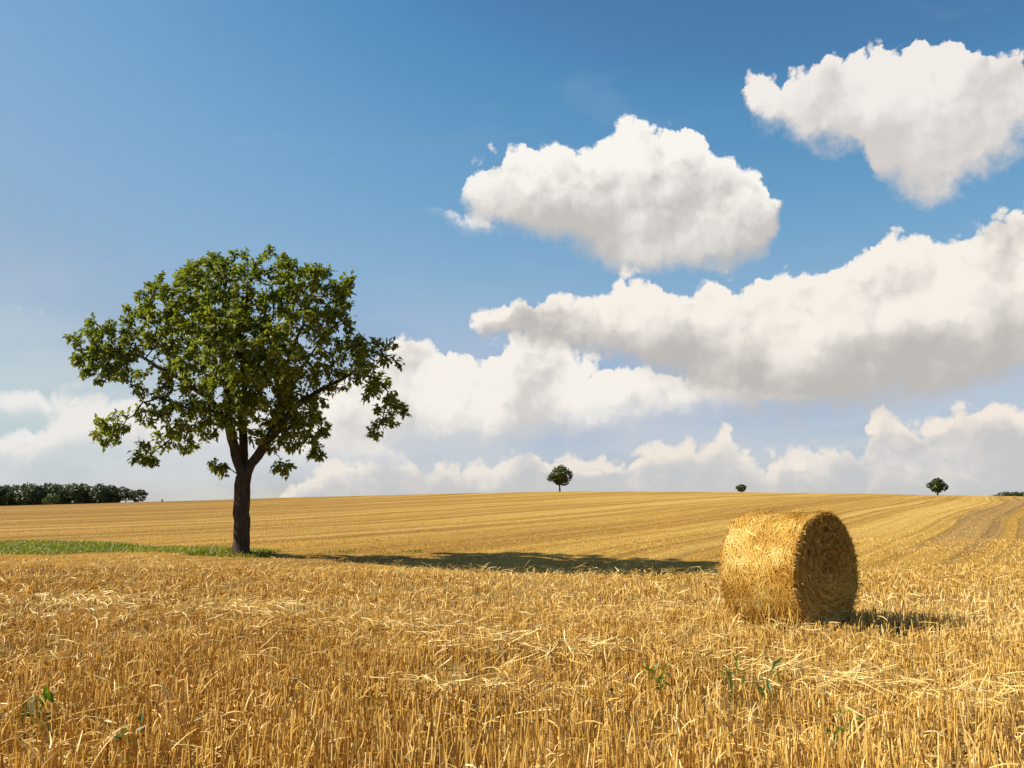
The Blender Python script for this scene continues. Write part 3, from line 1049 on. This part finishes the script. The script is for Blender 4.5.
def ribbons(p, yaw, pitch, length, width, curl, tint, segs=4, turn=0.5):
    """bent straws and leaf strips: strips of segs quads; p start points"""
    n = len(p)
    V = np.empty((n, segs + 1, 2, 3))
    c = p.copy()
    yw, pt = yaw.copy(), pitch.copy()
    dyw = rng.normal(0, turn / segs, n)
    roll = rng.uniform(-0.9, 0.9, n)
    for i in range(segs + 1):
        d = np.stack([np.cos(yw) * np.cos(pt), np.sin(yw) * np.cos(pt), np.sin(pt)], -1)
        sd = np.stack([-np.sin(yw), np.cos(yw), np.zeros(n)], -1)
        up = np.cross(d, sd)
        sv = sd * np.cos(roll)[:, None] + up * np.sin(roll)[:, None]
        w = width * (0.5 if i in (0, segs) else 1.0)
        V[:, i, 0] = c + sv * (w / 2)[:, None]
        V[:, i, 1] = c - sv * (w / 2)[:, None]
        c = c + d * (length / segs)[:, None]
        pt = pt - curl / segs
        yw = yw + dyw
    k = (np.arange(n) * (segs + 1) * 2)[:, None]
    F = np.concatenate([k + np.array([[2 * i, 2 * i + 1, 2 * i + 3, 2 * i + 2]]) for i in range(segs)])
    return V.reshape(-1, 3), F, np.repeat(tint, (segs + 1) * 2)


class Pile:
    def __init__(s):
        s.V, s.F, s.T, s.n = [], [], [], 0

    def add(s, q):
        s.V.append(q[0]); s.F.append(q[1] + s.n); s.T.append(q[2]); s.n += len(q[0])

    def build(s, name, mat, parent=None):
        return mesh_obj(name, np.concatenate(s.V), np.concatenate(s.F), mat, parent, tint=np.concatenate(s.T))


SH = 0.30
pile = Pile()
for y0, y1, dens, r, sides, rings, hh in ((3.0, 8.0, 480, 0.0048, 3, 4, 1.12), (8.0, 15.0, 420, 0.0052, 3, 3, 1.0), (15.0, 27.0, 170, 0.0078, 3, 2, 0.92),
                                          (27.0, 42.0, 90, 0.010, 2, 2, 0.8), (42.0, 75.0, 15, 0.013, 2, 2, 0.8), (75.0, 140.0, 3, 0.020, 2, 2, 0.8)):
    x, y = scatter(y0, y1, dens, rows=y0 < 26)
    n = len(x)
    hv = fbm(x / 1.6 + 11, y / 1.6 + 11, 71, 3)
    h = SH * hh * (0.45 + 0.95 * hv) * rng.uniform(0.62, 1.22, n) * (1 - np.where(y < 16, 0.25, 0.6) * wheel(x, y))
    h *= np.interp(y, [5, 9, 13, 18, 24, 31, 42, 75, 140], [1.05, 0.86, 0.60, 0.48, 0.38, 0.28, 0.24, 0.16, 0.12])      # cut shorter up the slope
    pile.add(stalks(x, y, h, r * rng.uniform(0.7, 1.35, n), 0.16 + 0.0 * y0, sides, rings, tint_of(x, y, n)))
    if y0 < 26:                                             # torn leaf sheaths on the stalks
        m = rng.uniform(0, 1, n) < (0.6 if y0 < 8 else 0.45 if y0 < 15 else 0.25)
        k = m.sum()
        zz = ground_z(x[m], y[m]) + h[m] * rng.uniform(0.35, 0.95, k)
        pile.add(ribbons(np.stack([x[m], y[m], zz], -1), rng.uniform(0, 6.28, k), rng.uniform(-0.2, 1.45, k), rng.uniform(0.06, 0.19, k) * (1 if y0 < 15 else 1.3),
                         (rng.uniform(0.005, 0.011, k)) * (1 if y0 < 15 else 1.7), rng.uniform(0.2, 1.8, k), tint_of(x[m], y[m], k, 0.16, 0.58), 3))
print('stubble verts', pile.n)
stub = pile.build('stubble', STUBBLE)
tag(stub, 'golden cut straw stubble standing all over the field', 'stubble', kind='stuff')

# ---- loose straw: lying swath lines and a thin scatter
loose = Pile()


def lay(x, y, zlo, zhi, lmin, lmax, wmin, wmax, base, yaw=None, yspread=6.3, pit=0.22):
    n = len(x)
    yw = rng.uniform(0, 6.28, n) if yaw is None else yaw + rng.normal(0, yspread, n)
    z = ground_z(x, y) + rng.uniform(zlo, zhi, n)
    loose.add(ribbons(np.stack([x, y, z], -1), yw, rng.normal(0.12, pit, n), rng.uniform(lmin, lmax, n), rng.uniform(wmin, wmax, n),
                      rng.normal(0.35, 0.5, n), np.clip(rng.normal(base, 0.13, n), 0, 1), 4, 0.9))


def swath(pts, width, per_m, zlo=0.14, zhi=0.30, base=0.77, lmax=0.46, wmax=0.009):
    for (xa, ya), (xb, yb) in zip(pts[:-1], pts[1:]):
        L = math.hypot(xb - xa, yb - ya)
        n = int(L * per_m * 0.8)
        t = rng.uniform(0, 1, n)
        x = xa + (xb - xa) * t + rng.normal(0, width * 1.5, n)
        y = ya + (yb - ya) * t + rng.normal(0, width * 1.5, n)
        m = (rng.uniform(0, 1, n) < np.clip((fbm(x * 1.3 + 20, y * 1.3 + 20, 81, 3) - 0.44) * 5, 0, 0.8)) & ~in_bale(x, y, 0.1)
        lay(x[m], y[m], zlo, zhi, 0.08, lmax * 0.75, 0.005, wmax, base, math.atan2(yb - ya, xb - xa), 0.8)


def g_at(px, py, h=0.22):
    """ground spot under the straw tops seen at (px, py)"""
    Y = (EYE - h) * 1024 / max(8, (py - 510.6))
    return float(sight(px, py, Y)[0]), Y


swath([g_at(-60, 592), g_at(60, 597), g_at(190, 603), g_at(320, 611)], 0.32, 420, wmax=0.014)
swath([g_at(380, 618), g_at(470, 628), g_at(560, 640), g_at(660, 640)], 0.26, 420, wmax=0.013)
swath([g_at(700, 650), g_at(760, 658), g_at(830, 668), g_at(900, 682), g_at(990, 690)], 0.24, 620)
swath([g_at(410, 672), g_at(470, 680), g_at(540, 690), g_at(600, 684)], 0.15, 420)
swath([g_at(600, 630), g_at(700, 634)], 0.2, 300)
for (y0, y1, d) in ((3.2, 8, 110), (8, 16, 60), (16, 30, 10)):
    x, y = scatter(y0, y1, d, rows=False)
    lay(x, y, 0.01, 0.27, 0.08, 0.36, 0.004, 0.010 * (1 if y0 < 16 else 1.8), 0.74)
# a few long pale straws thrown across the near stubble
for px, py, yaw, ln, pit, curl in ((10, 728, 0.5, 0.75, 0.35, 0.5), (235, 752, 0.1, 0.55, 0.1, 0.2), (462, 742, 0.05, 0.3, 0.05, 0.1), (0, 752, 0.2, 0.5, 0.3, 0.9),
                                   (560, 700, 2.4, 0.7, -0.15, 0.2), (190, 700, 0.6, 0.4, 0.5, 0.6), (880, 735, 2.2, 0.6, 0.3, 0.3), (770, 752, 0.3, 0.5, -0.1, 0.3),
                                   (990, 720, 1.9, 0.4, 0.9, 0.5), (95, 745, 1.0, 0.4, 0.9, 1.6)):
    X, Y = g_at(px, py, 0.2)
    loose.add(ribbons(np.array([[X, Y, float(ground_z(X, Y)) + 0.2]]), np.array([yaw]), np.array([pit]), np.array([ln]), np.array([0.013]), np.array([curl]),
                      np.array([0.88]), 6, 0.3))
ls = loose.build('loose_straw', LOOSE)
tag(ls, 'pale loose straw lying in thin lines over the stubble', 'straw', kind='stuff')
bx, by = g_at(168, 760, 0.05)
bs = Pile()
bs.add(ribbons(np.array([[0, 0, 0.0]]), np.array([2.6]), np.array([1.52]), np.array([0.46]), np.array([0.016]), np.array([0.1]), np.array([0.66]), 6, 0.1))
bs.add(ribbons(np.array([[-0.012, 0.008, 0.45]]), np.array([3.0]), np.array([1.35]), np.array([0.16]), np.array([0.014]), np.array([2.1]), np.array([0.9]), 6, 0.1))
bso = bs.build('bent_straw', LOOSE)
bso.location = (bx, by, float(ground_z(bx, by)))
tag(bso, 'tall single straw with a bent over pale tip at the near left', 'straw')

# ------------------------------------------------------------------ green margin
GRASS = foliage_mat('grass', [(0.0, (0.10, 0.115, 0.010)), (0.5, (0.175, 0.190, 0.014)), (1.0, (0.29, 0.26, 0.045))], (1.3, 1.35, 0.6), 0.35)
gp = Pile()
x = rng.uniform(-34, 7, 230000)
y = rng.uniform(32, 46, 230000)
m = grass_mask(x, y) > rng.uniform(0.05, 1.0, len(x))
m |= (np.hypot(x - tx, (y - TY) * 1.2) < 0.95 + 0.5 * fbm(x * 2 + 9, y * 2 + 9, 91)) & (rng.uniform(0, 1, len(x)) < 0.9)
m |= (np.hypot(x - tx + 1.1, y - TY - 0.3) < 0.9) & (rng.uniform(0, 1, len(x)) < 0.8)
x, y = x[m], y[m]
n = len(x)
hg = rng.uniform(0.05, 0.16, n) * (0.6 + 0.8 * fbm(x + 5, y + 5, 92)) * np.where(np.hypot(x - tx + 1.1, y - TY - 0.3) < 0.9, 1.9, 1.0)
gp.add(ribbons(np.stack([x, y, ground_z(x, y) - 0.01], -1), rng.uniform(0, 6.28, n), rng.uniform(0.8, 1.5, n), hg, rng.uniform(0.012, 0.028, n), rng.uniform(0.1, 1.2, n),
               np.clip(0.25 + 0.6 * fbm(x / 2 + 5, y / 2 + 5, 93) + rng.normal(0, 0.13, n), 0, 1), 2))
go = gp.build('grass', GRASS)
tag(go, 'green grass margin running through the stubble to the big tree', 'grass', kind='stuff')

# ------------------------------------------------------------------ weeds in the stubble
WEED = foliage_mat('weed_leaf', [(0.0, (0.060, 0.095, 0.010)), (1.0, (0.130, 0.180, 0.020))], (1.3, 1.4, 0.6), 0.35)
DRY = foliage_mat('dry_weed_stem', [(0.0, (0.055, 0.030, 0.012)), (1.0, (0.13, 0.075, 0.03))], (1, 1, 1), 0.1)


def weed(px, py, hgt, n_leaf, label, seed, mat=WEED, name='weed', group='green weeds in the stubble', broad=0.035, stems=3, ln=0.13):
    X, Y = g_at(px, py, 0.12)
    o = empty(name, (X, Y, float(ground_z(X, Y))))
    tag(o, label, 'weed', group)
    p = Pile()
    for k in range(stems):
        yaw = rng.uniform(0, 6.28)
        p.add(ribbons(np.array([[0, 0, 0.0]]), np.array([yaw]), np.array([rng.uniform(1.0, 1.5)]), np.array([hgt * rng.uniform(0.75, 1.1)]), np.array([0.010]),
                      np.array([0.3]), np.array([0.3]), 4, 0.2))
    p.build('stem', mat, o)
    P = np.stack([rng.normal(0, 0.03, n_leaf), rng.normal(0, 0.03, n_leaf), hgt * rng.uniform(0.35, 1.0, n_leaf)], -1)
    az_ = rng.uniform(0, 6.28, n_leaf)
    V, F = leaves(P, np.stack([np.cos(az_), np.sin(az_), np.full(n_leaf, 0.7)], -1), ln, broad, 0.1, 0.4)
    if n_leaf > 4:
        mesh_obj('leaf_cluster', V, F, mat, o, tint=np.repeat(rng.uniform(0, 1, n_leaf), 5))
    else:
        for k in range(n_leaf):
            mesh_obj('leaf', V[k * 5:k * 5 + 5], np.array([[0, 4, 1], [4, 2, 1], [0, 3, 4], [4, 3, 2]]), mat, o, tint=np.full(5, rng.uniform(0, 1)))


weed(655, 686, 0.33, 14, 'small green weed sprouting from the stubble below the bale, left of the others', 1)
weed(733, 690, 0.36, 12, 'pale green weed sprig in the stubble, middle of those below the bale', 2, broad=0.028)
weed(771, 700, 0.38, 7, 'tall upright green blade of a weed with a curled lower leaf', 3, broad=0.028, ln=0.17)
weed(842, 744, 0.33, 12, 'dark green low weed deep in the stubble near the bottom edge', 4)
weed(40, 730, 0.36, 24, 'green weed patch in the stubble at the lower left', 5, broad=0.04)
weed(125, 757, 0.34, 9, 'few green leaves near the bottom edge at the lower left', 6)
weed(612, 712, 0.40, 4, 'dark brown dry broken weed leaning in the middle of the near stubble', 7, DRY, 'dry_weed', 'dry weeds in the stubble', 0.02, 5)
weed(901, 617, 0.42, 3, 'thin dark dry stem standing up in the shadow of the bale', 8, DRY, 'dry_weed', 'dry weeds in the stubble', 0.02, 2, 0.08)

# ------------------------------------------------------------------ the round bale
bz = float(ground_z(*BALE_XY))
bale = empty('straw_bale', (BALE_XY[0], BALE_XY[1], bz), BALE_A)
tag(bale, 'large round straw bale lying on its side in the stubble', 'straw bale')
BALE_STOPS = [(0.0, (0.15, 0.062, 0.008)), (0.3, (0.36, 0.172, 0.022)), (0.6, (0.53, 0.310, 0.058)), (0.85, (0.66, 0.47, 0.14)), (1.0, (0.74, 0.60, 0.27))]


def bale_mat(name, radial):
    m, t, o = new_mat(name)
    tc = t.nodes.new('ShaderNodeTexCoord')
    P = E(t, tc.outputs['Object'])
    sp = t.nodes.new('ShaderNodeSeparateXYZ')
    t.links.new(P.s, sp.inputs[0])
    X, Y, Z = (E(t, sp.outputs[i]) for i in range(3))
    Zc = Z - BALE_R * 0.975
    rr = (Y * Y + Zc * Zc)._m('SQRT')
    th = Zc._m('ARCTAN2', Y)
    cb = t.nodes.new('ShaderNodeCombineXYZ')
    if radial:
        t.links.new((rr * 60.0 + th * 1.3).s, cb.inputs[0])
        t.links.new((th * 5.0).s, cb.inputs[1])
    else:
        t.links.new((X * 26.0).s, cb.inputs[0])
        t.links.new((th * 9.0).s, cb.inputs[1])
    Q2 = E(t, cb.outputs[0])
    n1 = noise(t, Q2, 1.0, 5.0, 0.65, dist=0.6)
    n2 = noise(t, P, 5.0, 4.0, 0.6)
    c = ramp(t, (attr(t, 'tint') + (n1 - 0.5) * 0.7 + (n2 - 0.5) * 0.4).clamp(), BALE_STOPS)
    bp = t.nodes.new('ShaderNodeBump')
    bp.inputs['Strength'].default_value = 1.0
    bp.inputs['Distance'].default_value = 0.03
    t.links.new(n1.s, bp.inputs['Height'])
    t.links.new(bsdf(t, c, 0.7, 0.2, E(t, bp.outputs[0])), o.inputs[0])
    return m


BSIDE, BEND = bale_mat('bale_side', False), bale_mat('bale_end', True)
BSTRAW = straw_mat('bale_straw', BALE_STOPS, 0.08, 0.75, 0.12)
CZ = BALE_R * 0.975


def bale_r(th, x):
    """radius of the rolled side: lumpy, sagging a little on the ground"""
    r = BALE_R * (1 + 0.030 * (fbm(np.cos(th) * 2.2 + 9 + x, np.sin(th) * 2.2 + 9 + x * 1.4, 101, 4) - 0.5) * 3)
    r = r - 0.045 * np.clip(np.abs(x) / (BALE_L / 2) - 0.80, 0, 1) * 4 * 0.25
    s = np.sin(th)
    return np.where(s < -0.9, r * (1 - (-(s) - 0.9) * 0.55), r)


nt_, nx_ = 144, 40
th = np.linspace(0, 2 * math.pi, nt_, endpoint=False)
xs = np.linspace(-BALE_L / 2, BALE_L / 2, nx_)
TH, XX = np.meshgrid(th, xs)
RR = bale_r(TH, XX)
sv = np.stack([XX, np.cos(TH) * RR, CZ + np.sin(TH) * RR], -1).reshape(-1, 3)
ix = np.arange(nt_ * nx_).reshape(nx_, nt_)
sf = np.stack([ix[:-1], np.roll(ix[:-1], -1, 1), np.roll(ix[1:], -1, 1), ix[1:]], -1).reshape(-1, 4)
side_o = mesh_obj('rolled_side', sv, sf, BSIDE, bale, tint=np.clip(0.34 + 0.5 * (fbm(TH * 3 + 9, XX * 4 + 9, 102) - 0.5), 0, 1).ravel(), smooth=True)


def on_side(n, yawspread, lo=0.0):
    x = rng.uniform(-BALE_L / 2, BALE_L / 2, n)
    t = rng.uniform(0, 2 * math.pi, n)
    r = bale_r(t, x) + rng.uniform(-0.004, 0.016, n)
    p = np.stack([x, np.cos(t) * r, CZ + np.sin(t) * r], -1)
    nrm = np.stack([np.zeros(n), np.cos(t), np.sin(t)], -1)
    tan = np.stack([np.zeros(n), -np.sin(t), np.cos(t)], -1)
    ax = np.array([1.0, 0, 0])[None].repeat(n, 0)
    return p, nrm, tan, ax, t


def surf_ribbons(p, d, nrm, L, W, lift, tint, segs=3, sag=0.0, follow=None, xmax=None):
    """straws lying on a surface with normal nrm, heading d, ends lifting a little"""
    n = len(p)
    s = np.cross(nrm, d)
    V = np.empty((n, segs + 1, 2, 3))
    for i in range(segs + 1):
        f = i / segs - 0.5
        off = d * (f * L)[:, None] + nrm * (lift * (f + 0.5) ** 2 + 0.004)[:, None]
        if follow is not None:                              # hug the round side
            off = off - nrm * ((f * L * follow) ** 2 / (2 * BALE_R))[:, None]
        off[:, 2] -= sag * (f + 0.5) ** 2 * L
        w = W * (0.6 if i in (0, segs) else 1.0)
        V[:, i, 0] = p + off + s * (w / 2)[:, None]
        V[:, i, 1] = p + off - s * (w / 2)[:, None]
    V[..., 2] = np.maximum(V[..., 2], 0.03)
    if xmax is not None:
        V[..., 0] = np.clip(V[..., 0], -xmax, xmax)
    k = (np.arange(n) * (segs + 1) * 2)[:, None]
    F = np.concatenate([k + np.array([[2 * i, 2 * i + 1, 2 * i + 3, 2 * i + 2]]) for i in range(segs)])
    return V.reshape(-1, 3), F, np.repeat(tint, (segs + 1) * 2)


sp_ = Pile()
n = 17000
p, nrm, tan, ax, t = on_side(n, 0)
ang = rng.normal(0, 0.55, n) + np.where(rng.uniform(0, 1, n) < 0.35, 1.0, 0.0) + (fbm(p[:, 0] * 1.8 + 9, t * 1.8 + 9, 103) - 0.5) * 3.4
d = tan * np.cos(ang)[:, None] + ax * np.sin(ang)[:, None]
d *= np.where(rng.uniform(0, 1, n) < 0.5, 1, -1)[:, None]
cl = fbm(p[:, 0] * 3.5 + 33, t * 3.5 + 33, 104, 3)
lift = np.abs(rng.normal(0, 0.003, n)) + np.where(rng.uniform(0, 1, n) < 0.012, 0.05, 0)
sp_.add(surf_ribbons(p, d, nrm, rng.uniform(0.05, 0.24, n), rng.uniform(0.004, 0.010, n), lift, np.clip(0.04 + cl * 0.95 + rng.normal(0, 0.15, n), 0, 1), 3,
                     follow=np.abs(np.cos(ang)), xmax=BALE_L / 2 + 0.008))
so = sp_.build('side_straw', BSTRAW, side_o)
# ends
for sgn in (1, -1):
    nr, na = 26, 120
    rr_ = np.linspace(0.001, 1.0, nr)
    aa = np.linspace(0, 2 * math.pi, na, endpoint=False)
    AA, RRR = np.meshgrid(aa, rr_)
    rad_ = bale_r(AA, np.full_like(AA, sgn * BALE_L / 2)) * RRR * 0.998
    bulge = 0.035 * (1 - RRR ** 2) + 0.008 * np.sin(RRR * 38 + AA) + 0.04 * (fbm(np.cos(AA) * RRR * 5 + 20, np.sin(AA) * RRR * 5 + 20, 105 + sgn, 3) - 0.5)
    bulge = bulge * np.clip((1 - RRR) * 8, 0, 1)
    ev = np.stack([sgn * (BALE_L / 2 + bulge), np.cos(AA) * rad_, CZ + np.sin(AA) * rad_], -1).reshape(-1, 3)
    ix = np.arange(nr * na).reshape(nr, na)
    ef = np.stack([ix[:-1], np.roll(ix[:-1], -1, 1), np.roll(ix[1:], -1, 1), ix[1:]], -1).reshape(-1, 4)
    if sgn < 0:
        ef = ef[:, ::-1]
    eo = mesh_obj('end_face', ev, ef, BEND, bale, tint=np.full(nr * na, 0.55), smooth=True)
    if sgn > 0:
        eo['label'] = 'end of the bale in shade, with coiled straw'
    n = 7500
    q = np.sqrt(rng.uniform(0.001, 0.995, n))
    a = rng.uniform(0, 2 * math.pi, n)
    rb = bale_r(a, np.full(n, sgn * BALE_L / 2)) * q
    p = np.stack([sgn * (BALE_L / 2 + 0.035 * (1 - q ** 2) + rng.uniform(0.002, 0.02, n)), np.cos(a) * rb, CZ + np.sin(a) * rb], -1)
    nrm = np.array([[sgn, 0, 0.0]]).repeat(n, 0)
    tan = np.stack([np.zeros(n), -np.sin(a), np.cos(a)], -1)
    rd_ = np.stack([np.zeros(n), np.cos(a), np.sin(a)], -1)
    an = rng.normal(0.12, 0.75, n)
    d = tan * np.cos(an)[:, None] + rd_ * np.sin(an)[:, None] * 0.7
    d /= np.linalg.norm(d, axis=1, keepdims=True)
    band = 0.5 + 0.5 * np.sin(q * 38 + a)
    ep = Pile()
    ep.add(surf_ribbons(p, d, nrm, rng.uniform(0.05, 0.20, n) * (0.4 + 0.6 * q), rng.uniform(0.005, 0.010, n), np.abs(rng.normal(0, 0.03, n)),
                        np.clip(0.42 + 0.30 * band + rng.normal(0, 0.24, n), 0, 1), 3, sag=0.12))
    ep.build('end_straw', BSTRAW, eo)
# fringe: straw sticking out of the rims and hanging at the foot
fr = Pile()
for sgn in (1, -1):
    n = 700
    t = rng.uniform(0, 2 * math.pi, n)
    x = sgn * (BALE_L / 2 - np.abs(rng.normal(0, 0.03, n)))
    r = bale_r(t, x) + 0.004
    p = np.stack([x, np.cos(t) * r, CZ + np.sin(t) * r], -1)
    nrm = np.stack([np.full(n, sgn * 0.6), np.cos(t), np.sin(t)], -1)
    nrm /= np.linalg.norm(nrm, axis=1, keepdims=True)
    tan = np.stack([np.zeros(n), -np.sin(t), np.cos(t)], -1)
    d = tan * rng.normal(0, 1, n)[:, None] + np.array([[sgn * 0.8, 0, 0]]) * rng.uniform(-0.3, 1.0, n)[:, None]
    d /= np.linalg.norm(d, axis=1, keepdims=True)
    fr.add(surf_ribbons(p, d, nrm, rng.uniform(0.05, 0.16, n), rng.uniform(0.004, 0.009, n), np.abs(rng.normal(0, 0.022, n)), np.clip(rng.normal(0.55, 0.2, n), 0, 1), 3, sag=0.1))
n = 900
x = rng.uniform(-BALE_L / 2, BALE_L / 2, n)
t = -math.pi / 2 + np.where(rng.uniform(0, 1, n) < 0.5, 1, -1) * rng.uniform(0.5, 1.1, n)
r = bale_r(t, x)
p = np.stack([x, np.cos(t) * r, CZ + np.sin(t) * r], -1)
nrm = np.stack([np.zeros(n), np.cos(t), np.sin(t)], -1)
d = np.stack([rng.normal(0, 0.5, n), np.sign(np.cos(t)) * rng.uniform(0, 0.9, n), rng.uniform(-1, -0.1, n)], -1)
d /= np.linalg.norm(d, axis=1, keepdims=True)
fr.add(surf_ribbons(p, d, nrm, rng.uniform(0.12, 0.36, n), rng.uniform(0.006, 0.012, n), rng.uniform(0, 0.08, n), np.clip(rng.normal(0.6, 0.2, n), 0, 1), 4, sag=0.4))
fr.build('loose_fringe', BSTRAW, bale)
